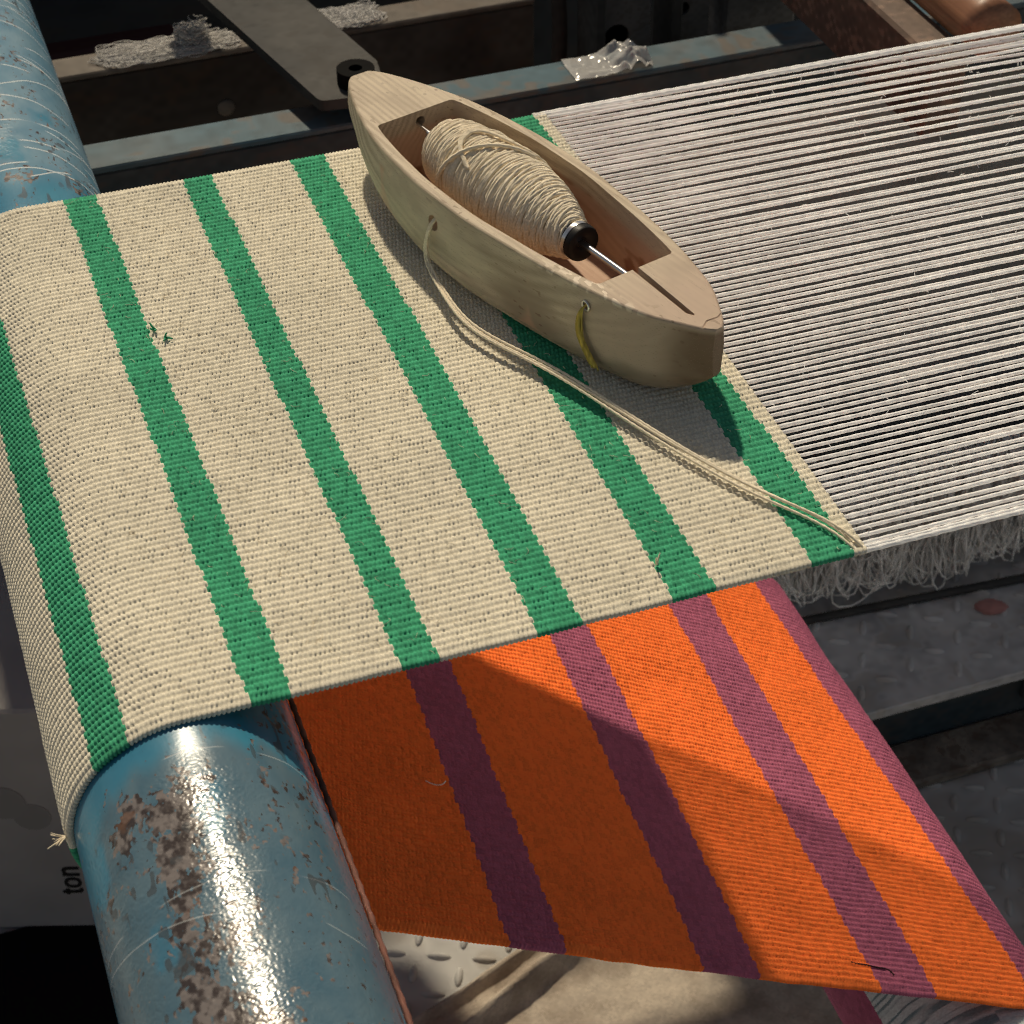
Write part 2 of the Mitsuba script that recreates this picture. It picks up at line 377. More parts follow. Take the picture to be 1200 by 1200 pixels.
# flat grey arm plate bridging the two rails
poly = np.array([(0.226, 1.03), (0.312, 1.0), (0.342, 0.85), (0.334, 0.79), (0.276, 0.796)])
poly[:2] += (poly[:2] - poly[[4, 2]]) * 0.55
from shapely.geometry import Polygon, Point
pg = Polygon(poly).buffer(-0.008).buffer(0.008)
pl = trimesh.creation.extrude_polygon(pg, 0.010, engine='earcut'); pl.apply_translation([0, 0, -0.130])
put('arm_plate__plate', pl, 'grey_steel')
hole = trimesh.creation.annulus(r_min=0.006, r_max=0.0165, height=0.014, sections=32); hole.apply_translation([0.314, 0.817, -0.1128])
put('arm_plate__bush', hole, 'bush_and_shade_black', smooth=40)
tag('arm_plate', 'flat dull grey steel arm plate slanting down to a black bush', 'machine arm')


def bracket(x0, x1, z0, z1, y, hx, hz, hr, label):
    pg = Polygon([(x0, z0), (x1, z0), (x1, z1), (x0, z1)]).difference(Point(hx, hz).buffer(hr))
    m = trimesh.creation.extrude_polygon(pg, 0.012, engine='earcut')
    m.apply_transform(np.array([[1, 0, 0, 0], [0, 0, -1, y], [0, 1, 0, 0], [0, 0, 0, 1.0]]))
    k = num('hanger_bracket__plate'); root = 'hanger_bracket' if k == 'hanger_bracket__plate' else f'hanger_bracket_{sum(1 for q in labels if q.startswith("hanger_bracket") and "__" not in q):03d}'
    put(f'{root}__plate', m, 'bracket_steel')
    put(f'{root}__flange', box(x0 - 0.012, x0 - 0.0005, y - 0.05, y + 0.0, z0, z1, 0.002), 'grey_steel')
    bp = trimesh.creation.cylinder(radius=hr * 0.97, height=0.004, sections=28, transform=trimesh.transformations.rotation_matrix(PI / 2, [1, 0, 0])); bp.apply_translation([hx, y - 0.006, hz])
    put(f'{root}__hole_backing', bp, 'bush_and_shade_black')
    for bz in (-0.15, -0.26):
        bo = trimesh.creation.cylinder(radius=0.006, height=0.006, sections=6, transform=trimesh.transformations.rotation_matrix(PI / 2, [1, 0, 0])); bo.apply_translation([x1 - 0.010, y - 0.0145, bz]); put(f'{root}__bolt', bo, 'grey_steel')
    tag(root, label, 'bracket')


bracket(0.600, 0.662, -0.40, 0.02, 1.0, 0.626, -0.213, 0.0135, 'upright grey bracket with one round hole, behind the clear tape')
bracket(0.690, 0.735, -0.40, 0.02, 1.02, 0.706, -0.205, 0.007, 'narrow upright bracket with a small hole, right of the larger bracket')
put('bracket_block', box(0.748, 0.83, 1.0, 1.04, -0.40, 0.0, 0.004), 'bracket_steel', 'pale scuffed steel block at the right of the two hole brackets', 'block')
put('added_shade_board', box(0.56, 1.9, 0.850, 0.865, ZF + 0.001, -0.20, 0.003), 'board_paint', 'added board under the warp that keeps the sun off the step', 'board')  # added to block the sun from the step and the floor before it
put('added_dark_panel', box(-0.9, 1.9, 1.40, 1.44, ZF + 0.001, 0.0, 0.004), 'dark_panel_paint', 'added dark blue panel that darkens the view behind the rails', 'added panel')  # made-up panel: gives a dark background and shades the floor
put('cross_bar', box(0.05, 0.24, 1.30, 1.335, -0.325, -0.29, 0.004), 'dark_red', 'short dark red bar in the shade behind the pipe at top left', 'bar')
hz = spline([(0.572, 1.02, 0.0), (0.566, 1.01, -0.1), (0.570, 1.0, -0.2), (0.562, 1.0, -0.3), (0.55, 1.0, -0.42)], 30)
put('hanging_strap', tube(hz, 0.008, 8), 'brown_side', 'dim brown strap hanging left of the larger bracket', 'strap', smooth=True)

# clear tape scrap on the rail
def tape_mesh():
    nx, ny = 80, 40
    X, Y = np.meshgrid(np.linspace(0, 1, nx), np.linspace(0, 1, ny), indexing='ij')
    x = 0.513 + 0.074 * X + 0.004 * np.sin(5 * Y) * X; y = 0.8045 + 0.041 * Y
    lift = np.clip((X - 0.5) / 0.25, 0, 1) * (1 - np.clip((X - 0.95) / 0.05, 0, 1))
    h = np.abs(meshkit.noise(np.stack([x * 75, y * 95, x * 0 + 3], -1), 8) - 0.5) * 2; h2 = np.abs(meshkit.noise(np.stack([x * 170, y * 190, x * 0 + 5], -1), 4) - 0.5)
    z = -0.1492 + 0.0022 * h + 0.0015 * h2 + lift * (0.009 * h + 0.005 * h2 + 0.007 * Y)
    v = np.stack([x, y, z], -1).reshape(-1, 3)
    i = np.arange(nx - 1)[:, None] * ny + np.arange(ny - 1)[None]
    f = np.stack([i, i + ny, i + ny + 1, i + 1], -1).reshape(-1, 4)
    return v, f


scene['clear_film'] = {'type': 'blendbsdf', 'weight': 0.6, 'bsdf_0': {'type': 'thindielectric', 'int_ior': 1.5}, 'bsdf_1': P((0.55, 0.55, 0.54), 0.15, specular=0.9)}
put('tape_scrap', tape_mesh(), 'clear_film', 'crumpled shiny scrap of clear tape on the blue grey rail', 'tape', smooth=True)

# brown breast beam at top right
bw = box(0.735, 0.86, 0.30, 0.95, -0.13, -0.022, 0.004)
put('brown_beam__beam', box(0.722, 0.758, 0.56, 1.0, -0.12, -0.046, 0.003), 'shaded_wood', 'side timber with its shade put into the dark colour')
ry = np.linspace(0.555, 1.0, 30)
put('brown_beam__roller', tube(np.stack([ry * 0 + 0.775, ry, ry * 0 - 0.030], 1), 0.0235, 28), 'copper_wood', 'sunlit coppery roller', smooth=True)
tag('brown_beam', 'brown timber beam with a coppery roller just beyond the far edge of the warp', 'beam')

# ------------------------------------------------------------------ pipe (cloth beam)
W = 0.5
ys = np.r_[np.linspace(-0.75, 1.6, 236)]
ph = np.linspace(0, 2 * PI, 97)
PV = np.stack([np.sin(ph)[None] * R_P + ys[:, None] * 0, np.broadcast_to(ys[:, None], (len(ys), len(ph))), np.cos(ph)[None] * R_P + ZC + ys[:, None] * 0], -1).reshape(-1, 3)
PUV = np.stack([np.broadcast_to(ph[None] * R_P, (len(ys), len(ph))), np.broadcast_to(ys[:, None], (len(ys), len(ph)))], -1).reshape(-1, 2)
i = np.arange(len(ys) - 1)[:, None] * len(ph) + np.arange(len(ph) - 1)[None]
PF = np.stack([i, i + 1, i + len(ph) + 1, i + len(ph)], -1).reshape(-1, 4)
PF = np.vstack([PF[:, [0, 1, 2]], PF[:, [0, 2, 3]]])
PN = np.stack([PV[:, 0], PV[:, 1] * 0, PV[:, 2] - ZC], 1) / R_P
put_raw('steel_pipe', PV, PF, PN, PUV, 'pipe_paint', label='worn blue painted steel pipe with rust patches, the striped cloth wrapped over it', cat='pipe')

# cord lying along the pipe's right side
ang = math.radians(82)
cy_ = np.linspace(-0.35, 0.06, 160)
cpath = np.stack([np.sin(ang + 0.02 * wob(cy_, 3, 9)) * (R_P + 0.0018), cy_, ZC + np.cos(ang + 0.02 * wob(cy_, 3, 9)) * (R_P + 0.0022)], 1)
put('side_cord', tube(cpath, 0.0014, 10, 0.25, 900), 'rust_cord', 'thin twisted rust brown cord lying along the right side of the pipe', 'cord', smooth=True)

# ------------------------------------------------------------------ woven cloths
def weave(path, s0, s1, pitch, rows, nu, nv, amp, thick, cls, seed, bow=None, und_amp=0.0010, edge=0.0009):
    r = np.random.default_rng(seed)
    k0, k1 = math.floor(s0 / pitch), math.ceil(s1 / pitch)
    U = np.linspace(k0 * pitch, k1 * pitch, (k1 - k0) * nu + 1)
    V = np.arange(rows * nv + 1) / nv
    rw = np.minimum(V.astype(int), rows - 1); fv_ = V - rw
    B = U[:, None] / pitch + 0.5 * (rw[None] % 2) + 0.10 * (meshkit.noise(np.stack([np.broadcast_to(U[:, None] * 160, (len(U), len(V))), np.broadcast_to(rw[None] * 3.1, (len(U), len(V))), np.zeros((len(U), len(V)))], -1), seed + 9) - 0.5)
    sl = np.where(rw % 2, 1, -1)[None] * 0.30
    Bs = B + sl * (fv_[None] - 0.5)
    fb = Bs - np.floor(Bs)
    bid = (np.floor(B).astype(int) - k0 + 2)
    amp_r = 0.90 + 0.2 * r.random((rows, k1 - k0 + 6))
    h = amp * np.sin(PI * np.clip(fv_, 0, 1))[None] ** 0.5 * (0.45 + 0.55 * np.sin(PI * fb) ** 0.85) * amp_r[rw[None], bid]
    Yg = (V / rows)[None] * W + 0.0006 * meshkit.noise(np.stack([np.broadcast_to(U[:, None] * 190, B.shape), np.broadcast_to(V[None] * 0.9, B.shape), B * 0], -1), seed) - 0.0003
    und = und_amp * (meshkit.fbm(np.stack([np.broadcast_to(U[:, None] * 20, B.shape), np.broadcast_to(V[None] * 0.10, B.shape), B * 0], -1), 2, seed + 1) - 0.5)
    off = thick / 2 + h + und
    ns = 6
    a = np.linspace(-PI / 2, PI / 2, ns + 1)[:-1]

    def selv(side):
        bb = np.abs(np.sin(PI * (U[:, None] / pitch + 0.8 * a[None] / PI * side)))
        rad = thick / 2 + 0.0006 + 0.0008 * bb ** 0.8
        j = edge * (0.6 * wob(U, seed + 5 + side, 60) + 0.6 * wob(U, seed + 8 + side, 17))[:, None]
        y = (0 if side < 0 else W) + side * np.cos(a)[None] * rad * 1.7 + j * np.cos(a)[None]
        o = np.sin(a)[None] * rad + 0 * U[:, None]
        return y, o
    yn, on = selv(-1); yf, of = selv(1)
    Y = np.hstack([yn, Yg, yf[:, ::-1]]); O = np.hstack([on, off, of[:, ::-1]])
    VV = np.hstack([np.broadcast_to((a / PI * 0.6 - 0.35)[None], yn.shape) * 0 - 0.5, np.broadcast_to(V[None], Yg.shape), np.broadcast_to(a[None], yf.shape) * 0 + rows + 0.5])
    m = Y.shape[1]
    S = np.broadcast_to(U[:, None], Y.shape)
    if bow is not None: S = S + bow(S, Y)
    px, pz, nx_, nz_ = path(S)
    vert = np.stack([px + nx_ * O, Y, pz + nz_ * O], -1).reshape(-1, 3)
    uv = np.stack([np.broadcast_to(U[:, None] / pitch, Y.shape), VV], -1).reshape(-1, 2)
    i = np.arange(len(U) - 1)[:, None] * m; j = np.arange(m)[None]; jn = (j + 1) % m
    q = np.stack([i + j, i + m + j, i + m + jn, i + jn], -1)
    um = (U[:-1] + U[1:]) / 2
    vm = np.clip((np.arange(m) - ns + 0.5) / nv, -0.5, rows + 0.5)
    rq = np.clip(np.floor(vm).astype(int), 0, rows - 1)
    bq = np.floor(um[:, None] / pitch + 0.5 * (rq[None] % 2))
    sc = (bq + 0.5 - 0.5 * (rq[None] % 2)) * pitch
    yc = np.broadcast_to((rq / rows * W)[None], sc.shape)
    C = cls(sc, yc)
    F4 = q.reshape(-1, 4); C = C.reshape(-1)
    F = np.vstack([F4[:, [0, 1, 2]], F4[:, [0, 2, 3]]]); C = np.r_[C, C]
    return vert, F, vnormals(vert, F), uv, C


RC = R_P + 0.0018     # cloth mid surface on the pipe
ZT = ZC + RC


def top_path(s):
    th = np.minimum(s, 0) / RC
    x = np.where(s > 0, s, np.sin(th) * RC); z = np.where(s > 0, ZT - 0.0012 * np.sin(np.clip(s / 0.38, 0, 1) * PI), ZC + np.cos(th) * RC)
    return x, z, np.where(s > 0, 0, np.sin(th)), np.where(s > 0, 1, np.cos(th))


GREEN = [(0.3405, 0.3650), (0.2605, 0.2840), (0.1858, 0.2095), (0.1122, 0.1325), (0.0340, 0.0560), (-0.0490, -0.0262), (-0.1270, -0.1050)]


def top_cls(s, y):
    c = np.zeros(s.shape, int)
    for k, (a, b_) in enumerate(GREEN):
        e = 0.0022 * np.sin(PI * y / W) if k == 0 else 0
        w_ = 0.0008 * wob(y, 20 + k, 9) - (0, 0, .003, .009, .015, .019, .02)[k] * y
        c[(s > a + w_) & (s < b_ + w_ - e)] = k + 1
    return c


vt, ft, nt, uvt, ct = weave(top_path, -0.150, 0.3725, 0.0025, 108, 6, 5, 0.0015, 0.0026, top_cls, 1,
                            bow=lambda s, y: 0.0015 * np.sin(PI * np.clip(y / W, 0, 1)) * np.clip(s / 0.37, 0, 1) ** 2)
put_raw('green_striped_rug__cream_field', vt, ft[ct == 0], nt, uvt, 'cream_cotton')
for k in range(len(GREEN)):
    put_raw('green_striped_rug__green_stripe', vt, ft[ct == k + 1], nt, uvt, 'green_cotton')
tag('green_striped_rug', 'cream woven rug with green stripes stretched from the pipe to the bare warp', 'rug')


def tuft(c, d, n, ln, r_, seed, spread=0.5):
    q = np.random.default_rng(seed); ms = []
    for i in range(n):
        v = np.array(d, float) + q.normal(0, spread, 3) * np.linalg.norm(d); v /= np.linalg.norm(v)
        w_ = q.normal(0, 0.35, 3)
        l_ = ln * (0.6 + 0.5 * q.random())
        ms.append(tube([np.array(c) + v * l_ * t + w_ * l_ * t * t * 0.5 for t in np.linspace(0, 1, 7)], r_ * np.linspace(1, 0.6, 7), 5))
    return cat(*ms)


put('green_striped_rug__loose_end', tuft((0.0545, 0.3285, 0.003), (-1.0, 0.5, 0.25), 4, 0.0055, 0.0009, 3, 0.4), 'green_cotton', 'dark green loose end on the second stripe', smooth=True)
put('green_striped_rug__loose_end', tuft((0.0585, 0.318, 0.003), (0.3, -1, 0.2), 4, 0.0050, 0.0009, 6, 0.5), 'green_cotton', smooth=True)
put('green_striped_rug__loose_end', tuft((0.2615, 0.022, 0.003), (0.3, 0.4, 1.0), 2, 0.008, 0.0007, 8, 0.2), 'loose_cotton', 'short cream thread end standing up at the edge', smooth=True)
put('green_striped_rug__loose_end', tuft((0.0015, 0.0, -0.001), (-0.6, -0.2, 0.6), 2, 0.005, 0.0007, 9, 0.3), 'loose_cotton', smooth=True)
put('green_striped_rug__frayed_end', tuft((-0.0655, -0.002, -0.060), (-1, -0.35, 0.15), 7, 0.010, 0.0006, 12, 0.3), 'loose_cotton', 'frayed cream thread ends at the left edge', smooth=True)

fs = []
qf = np.random.default_rng(77)
for k in range(900):
    x, y = qf.random() * 0.37, qf.random() * W
    a0 = qf.random() * 6.28; l_ = 0.002 + 0.004 * qf.random(); c1 = qf.normal(0, 0.9)
    pts = [(x + l_ * t * math.cos(a0 + c1 * t), y + l_ * t * math.sin(a0 + c1 * t), ZT + 0.0020 + 0.0022 * t * (1.3 - t) * qf.random()) for t in np.linspace(0, 1, 5)]
    fs.append(tube(pts, 0.00014, 3, cap=False))
put('green_striped_rug__stray_fibre', cat(*fs), 'loose_cotton', kind='stuff')

# second rug: from under the pipe down to the cloth roll
M_ = 0.632
NN = np.array([M_, 1.0]) / math.hypot(M_, 1.0)      # upper normal (x, z)
RR = 0.0738
TD = np.array([1.0, -M_]) / math.hypot(M_, 1.0)
P0 = np.array([0, ZC]) - NN * RC                     # leaves the pipe here
S_ROLL = 0.7193                                       # length of the free span
PR = P0 + TD * S_ROLL
CR = PR - NN * RR                                    # roll centre


def low_path(s):
    th = np.maximum(s - S_ROLL, 0) / RR
    thp = np.minimum(s, 0) / RC
    a0 = math.atan2(NN[0], NN[1])
    sag = -0.004 * np.sin(np.clip(s / S_ROLL, 0, 1) * PI)
    x = np.where(s > S_ROLL, CR[0] + RR * np.sin(a0 + th), P0[0] + TD[0] * s + NN[0] * sag)
    z = np.where(s > S_ROLL, CR[1] + RR * np.cos(a0 + th), P0[1] + TD[1] * s + NN[1] * sag)
    # inside the pipe wrap (s < 0) the cloth follows the pipe's underside
    ang_ = a0 + PI + thp * -1.0
    x = np.where(s < 0, np.sin(a0 + PI - thp) * RC, x); z = np.where(s < 0, ZC + np.cos(a0 + PI - thp) * RC, z)
    nx_ = np.where(s > S_ROLL, np.sin(a0 + th), NN[0]); nz_ = np.where(s > S_ROLL, np.cos(a0 + th), NN[1])
    nx_ = np.where(s < 0, -np.sin(a0 + PI - thp), nx_); nz_ = np.where(s < 0, -np.cos(a0 + PI - thp), nz_)
    return x, z, nx_, nz_


HY = math.hypot(M_, 1.0)
PURPLE = [((0.168 - P0[0]) * HY, (0.2045 - P0[0]) * HY), ((0.2985 - P0[0]) * HY, (0.3395 - P0[0]) * HY), ((0.432 - P0[0]) * HY, (0.4785 - P0[0]) * HY), (0.7155, 0.84)]


def low_cls(s, y):
    c = np.zeros(s.shape, int)
    for k, (a, b_) in enumerate(PURPLE):
        w_ = 0.0010 * wob(y, 40 + k, 9) + (0.053 if k < 3 else -0.02) * y
        c[(s > a + w_) & (s < b_ + w_)] = k + 1
    return c


vt, ft, nt, uvt, ct = weave(low_path, -0.02, S_ROLL + 0.17, 0.0030, 100, 4, 4, 0.0017, 0.0026, low_cls, 2, und_amp=0.0030, edge=0.0016)
put_raw('orange_striped_rug__orange_field', vt, ft[ct == 0], nt, uvt, 'orange_cotton')
for k in range(len(PURPLE)):
    put_raw('orange_striped_rug__purple_stripe', vt, ft[ct == k + 1], nt, uvt, 'purple_cotton')
tag('orange_striped_rug', 'orange woven rug with purple stripes sloping down below the green striped rug', 'rug')


def on_low(x, y, lift=0.0035):
    s = (x - P0[0]) * HY
    px, pz, a, b_ = low_path(np.array(s))
    return np.array([float(px + a * lift), y, float(pz + b_ * lift)])


scene['black_thread'] = P((0.05, 0.018, 0.022), 0.9)
st = [on_low(x, y, 0.0032) for x, y in ((0.418, 0.018), (0.424, 0.0172), (0.431, 0.0170), (0.440, 0.0158), (0.446, 0.0152), (0.449, 0.0105))]
put('orange_striped_rug__dark_stitch', tube(spline(st, 40), 0.00055, 6), 'black_thread', 'dark stitch near the front edge', smooth=True)
hr_ = [on_low(x, y, 0.004 + 0.002 * k) for k, (x, y) in enumerate(((0.156, 0.128), (0.159, 0.1235), (0.1625, 0.122), (0.165, 0.124)))]
put('orange_striped_rug__stray_fibre', tube(spline(hr_, 20), 0.0004, 5), 'warp_cotton', smooth=True)

# cloth roll: outer turn of a pale blue cloth with a purple stripe, visible below the orange rug's front edge
def roll_path(s):
    th = s / (RR - 0.006)
    return CR[0] + (RR - 0.006) * np.sin(th), CR[1] + (RR - 0.006) * np.cos(th), np.sin(th), np.cos(th)


def weave_roll():
    nS, nY = 260, 240
    S = np.linspace(0, 2 * PI, nS); yy = np.linspace(-0.075, 0.515, nY)
    A, Yg = np.meshgrid(S, yy, indexing='ij')
    rad = RR - 0.0035 + 0.0011 * np.abs(np.sin(PI * Yg / 0.0058)) + 0.0010 * meshkit.fbm(np.stack([A * 9, Yg * 30, A * 0], -1), 3, 5)
    v = np.stack([CR[0] + rad * np.sin(A), Yg, CR[1] + rad * np.cos(A)], -1).reshape(-1, 3)
    i = np.arange(nS - 1)[:, None] * nY + np.arange(nY - 1)[None]
    q = np.stack([i, i + nY, i + nY + 1, i + 1], -1)
    ac = np.degrees((S[:-1] + S[1:]) / 2) % 360
    rowc = np.floor((yy[:-1] + yy[1:]) / 2 / 0.0058).astype(int)
    jag = 0.9 * (rowc % 2)
    return v, q, ac, jag, np.stack([A * RR / 0.003, Yg / 0.0058], -1).reshape(-1, 2)


rv, rq_, ac, jag, ruv = weave_roll()
band = (ac[:, None] > 228 + jag[None]) & (ac[:, None] < 297 + jag[None])
ff = lambda q: np.vstack([q[:, [0, 1, 2]], q[:, [0, 2, 3]]])
rF = ff(rq_.reshape(-1, 4)); rN = vnormals(rv, rF)
put_raw('cloth_roll__pale_cloth', rv, ff(rq_[~band]), rN, ruv, 'roll_cloth')
put_raw('cloth_roll__purple_stripe', rv, ff(rq_[band]), rN, ruv, 'purple_cotton')
put('cloth_roll__core', tube([(CR[0], y, CR[1]) for y in np.linspace(-0.073, 0.51, 20)], RR - 0.0085, 48), 'roll_cloth', smooth=30)
tag('cloth_roll', 'pale blue cloth roll with a purple stripe at the bottom right corner', 'cloth roll')

# ------------------------------------------------------------------ warp
NT = 88
rw = np.random.default_rng(21)
for k in range(NT):
    y = (k + 0.5) / NT * W
    xs = np.arange(0.366, 1.16, 0.0042)
    g = np.clip((xs - 0.372) / 0.5, 0, 1.6)
    low = k % 2
    yy = y + g * (0.0015 * wob(np.full_like(xs, k * 0.23), 31) * (1 if low else -0.3) + 0.0006 * rw.normal()) + 0.0004 * wob(xs, k, 14)
    zz = ZT + 0.0004 - low * g * (0.0075 * (0.35 + 0.65 * y / W)) + 0.0010 * g * rw.normal() + 0.0003 * wob(xs, k + 50, 20)
    rad = 0.00116 * (0.9 + 0.25 * rw.random()) * (1 + 0.14 * wob(xs, k + 9, 130))
    put('warp__thread', tube(np.stack([xs, yy, zz], 1), rad, 8, 0.09, 420 + 60 * rw.random()), 'warp_cotton', smooth=True)
# selvage bundles
for (y0, off_) in ((W + 0.0005, ((0, 0.0006), (0.0026, 0.0006))), (-0.0005, ((0, 0), (-0.0022, -0.0003)))):
    for (dy, dz) in off_:
        xs = np.arange(0.364, 1.16, 0.0042)
        put('warp__selvage_thread', tube(np.stack([xs, y0 + dy + 0.0004 * wob(xs, int(1000 * abs(dy)) + 70, 25), ZT + dz + 0 * xs], 1), 0.0017 if y0 > 0.1 else 0.0014, 8, 0.14, 300), 'warp_cotton', smooth=True)
# short fibres standing off the threads
hs = []
for k in range(330):
    x, y = 0.38 + rw.random() * 0.5, rw.random() * W
    d = rw.normal(0, 1, 3); d /= np.linalg.norm(d); d[2] = abs(d[2])
    l_ = 0.002 + 0.004 * rw.random()
    hs.append(tube([(x, y, ZT + 0.001), (x + d[0] * l_ * .5, y + d[1] * l_ * .5, ZT + .001 + d[2] * l_ * .6), (x + d[0] * l_, y + d[1] * l_, ZT + 0.001 + d[2] * l_)], 0.00022, 4))
put('warp__stray_fibre', cat(*hs), 'warp_cotton', kind='stuff')
tag('warp', 'stretched off-white warp threads running to the right past the shuttle', 'warp')

# ------------------------------------------------------------------ shuttle
SS = np.array([0, .004, .0164, .035, .058, .08, .11, .142, .19, .225, .262, .30, .33, .36, .371, .3755])
WW = np.array([.0028, .0068, .0146, .0245, .0315, .0368, .0420, .0460, .0500, .0495, .0460, .0395, .0305, .0185, .0125, .0085])
from scipy.interpolate import PchipInterpolator
fw = PchipInterpolator(SS, WW)
HT = 0.060


def S3(s, q, z):
    s, q, z = np.broadcast_arrays(np.asarray(s, float), q, z)
    return np.stack([SB[0] + SAX[0] * s + SPER[0] * q, SB[1] + SAX[1] * s + SPER[1] * q, z + 0.0022], -1)


def hull_mesh():
    st_ = np.r_[np.linspace(0, 0.03, 14), np.linspace(0.036, 0.345, 64), np.linspace(0.35, 0.3755, 14)]
    rings = []
    for s in st_:
        w = float(fw(s))
        zb = 0.034 * max(0, (s - 0.20) / 0.1755) ** 2.2 + 0.027 * max(0, (0.060 - s) / 0.060) ** 2.6
        rb = min(0.016, w * 0.9); rt = 0.0022
        prof = []
        for a in np.linspace(-PI / 2, 0, 8): prof.append((w - rb + rb * math.cos(a) * 1.0, zb + rb + rb * math.sin(a)))
        prof.append((w + 0.0012, zb + (HT - zb) * 0.55))
        for a in np.linspace(0, PI / 2, 4): prof.append((w - rt + rt * math.cos(a), HT - rt + rt * math.sin(a)))
        ring = [(q, z) for q, z in prof] + [(-q, z) for q, z in prof[::-1]]
        rings.append([S3(s, q, z) for q, z in ring])
    Rn = np.array(rings); n, m, _ = Rn.shape
    V = Rn.reshape(-1, 3); i = np.arange(n - 1)[:, None] * m; j = np.arange(m)[None]; k = (j + 1) % m
    q = np.stack([i + j, i + k, i + m + k, i + m + j], -1).reshape(-1, 4)
    F = np.vstack([q[:, [0, 1, 2]], q[:, [0, 2, 3]]])
    c = len(V); V = np.vstack([V, Rn[0].mean(0), Rn[-1].mean(0)]); j = np.arange(m); k = (j + 1) % m
    F = np.vstack([F, np.stack([k, j, j * 0 + c], 1), np.stack([(n - 1) * m + j, (n - 1) * m + k, j * 0 + c + 1], 1)])
    t = trimesh.Trimesh(V, F, process=False)
    if t.volume < 0: t.invert()
    return t


def prism(pts, z0, z1):
    """Solid with plan outline pts (s, q) in the shuttle frame."""
    pg = Polygon(pts)
    m = trimesh.creation.extrude_polygon(pg, z1 - z0, engine='earcut')
    v = np.array(m.vertices)
    m.vertices = S3(v[:, 0], v[:, 1], v[:, 2] + z0)
    if m.volume < 0: m.invert()
    return m


hull = man(hull_mesh())
cs = np.linspace(0.0755, 0.3085, 40)
inner = np.array([min(float(fw(s)) - 0.0078, 0.0285 + 0.30 * (s - 0.0755), 0.0275 + 0.42 * (0.3085 - s) + 0.004) for s in cs])
cavp = Polygon(np.r_[np.stack([cs, inner], 1), np.stack([cs[::-1], -inner[::-1]], 1)]).buffer(-0.003).buffer(0.003)
cav = prism(np.array(cavp.exterior.coords), 0.012, 0.09)
body = hull - man(cav)
slot = prism([(0.018, 0.0035), (0.022, 0.0058), (0.090, 0.0015), (0.090, -0.0032), (0.019, 0.0025)], 0.034, 0.09)
body = body - man(slot)


def cyl_between(a, b_, r, sec=24):
    return trimesh.creation.cylinder(radius=r, segment=[a, b_], sections=sec)


hole_c = cyl_between(S3(0.214, 0.030, 0.041), S3(0.2135, 0.070, 0.041), 0.0052)
body = body - man(hole_c)
eye_c = cyl_between(S3(0.0755, 0.022, 0.0485), S3(0.0755, 0.060, 0.0485), 0.0030)
body = body - man(eye_c)
tip_c = cyl_between(S3(0.300, -0.004, 0.052), S3(0.330, -0.004, 0.052), 0.0036)
body = body - man(tip_c)
# a chipped groove across the near nose
gr = tube([S3(0.012, -0.014, 0.0595), S3(0.0085, -0.006, 0.0602), S3(0.0095, 0.001, 0.0600), S3(0.0065, 0.006, 0.0602), S3(0.0045, 0.0105, 0.0595), S3(0.0038, 0.0125, 0.050), S3(0.003, 0.012, 0.040)], 0.0008, 6)
try: body = body - man(gr)
except Exception: pass
bm = tri(body)
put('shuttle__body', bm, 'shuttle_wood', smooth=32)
# spindle
SPZ, SPQ = 0.0500, -0.001
sp = tube([S3(s, SPQ + 0.00, SPZ) for s in (0.072, 0.09, 0.12, 0.2, 0.295)], 0.0022, 14)
sp2 = tube([S3(s, SPQ - 0.0005, SPZ + 0.0008) for s in (0.294, 0.305, 0.313)], 0.0011, 10)
put('shuttle__spindle', cat(sp, sp2), 'bright_steel', smooth=40)
ey = trimesh.creation.torus(major_radius=0.0030, minor_radius=0.0008, major_sections=24, minor_sections=8)
zax = np.r_[SPER * 0.985, 0.0]; zax /= np.linalg.norm(zax); xa = np.r_[SAX, 0.0]; ya = np.cross(zax, xa)
Rm = np.eye(4); Rm[:3, 0], Rm[:3, 1], Rm[:3, 2] = xa, ya, zax; Rm[:3, 3] = S3(0.0755, float(fw(0.0755)) + 0.0008, 0.0485)
ey.apply_transform(Rm)
put('shuttle__eyelet', ey, 'bright_steel', smooth=True)
tag('shuttle', 'pale wooden boat shuttle with pointed ends lying across the rug', 'shuttle')

# yellow tuft through the eyelet
ms = []
rq = np.random.default_rng(5)
w0 = float(fw(0.0755))
for k in range(14):
    o = rq.normal(0, 0.0009, 3)
    pts = [S3(0.0755, w0 - 0.004, 0.0485), S3(0.0755, w0 + 0.0020, 0.0487)]
    for (s, z, b_) in ((0.0775, 0.040, 0.004), (0.0765, 0.030, 0.0045), (0.0715, 0.020, 0.0042), (0.066, 0.0115, 0.004)):
        ww = float(fw(s)) + 0.0012
        pts.append(S3(s + o[0] * (1 + (0.05 - z) * 45), ww + b_ * 0.55 + abs(o[1]), z + o[2] * 1.2))
    ms.append(tube(spline(pts, 26), 0.00055, 5))
put('yellow_thread_tuft', cat(*ms), 'yellow_thread', 'yellow thread tuft tied through the steel eyelet near the shuttle nose', 'thread', smooth=True)

# ------------------------------------------------------------------ bobbin
BS = np.array([0.1345, 0.139, 0.153, 0.172, 0.200, 0.228, 0.252, 0.268, 0.2765, 0.2795])
BR = np.array([0.0108, 0.0125, 0.0172, 0.0232, 0.0262, 0.0264, 0.0240, 0.0203, 0.0160, 0.0100])
fb_ = PchipInterpolator(BS, BR)
BZ = SPZ - 0.001


def bob_pt(s, phi, r):
    return S3(s, SPQ + r * np.cos(phi), BZ + r * np.sin(phi))


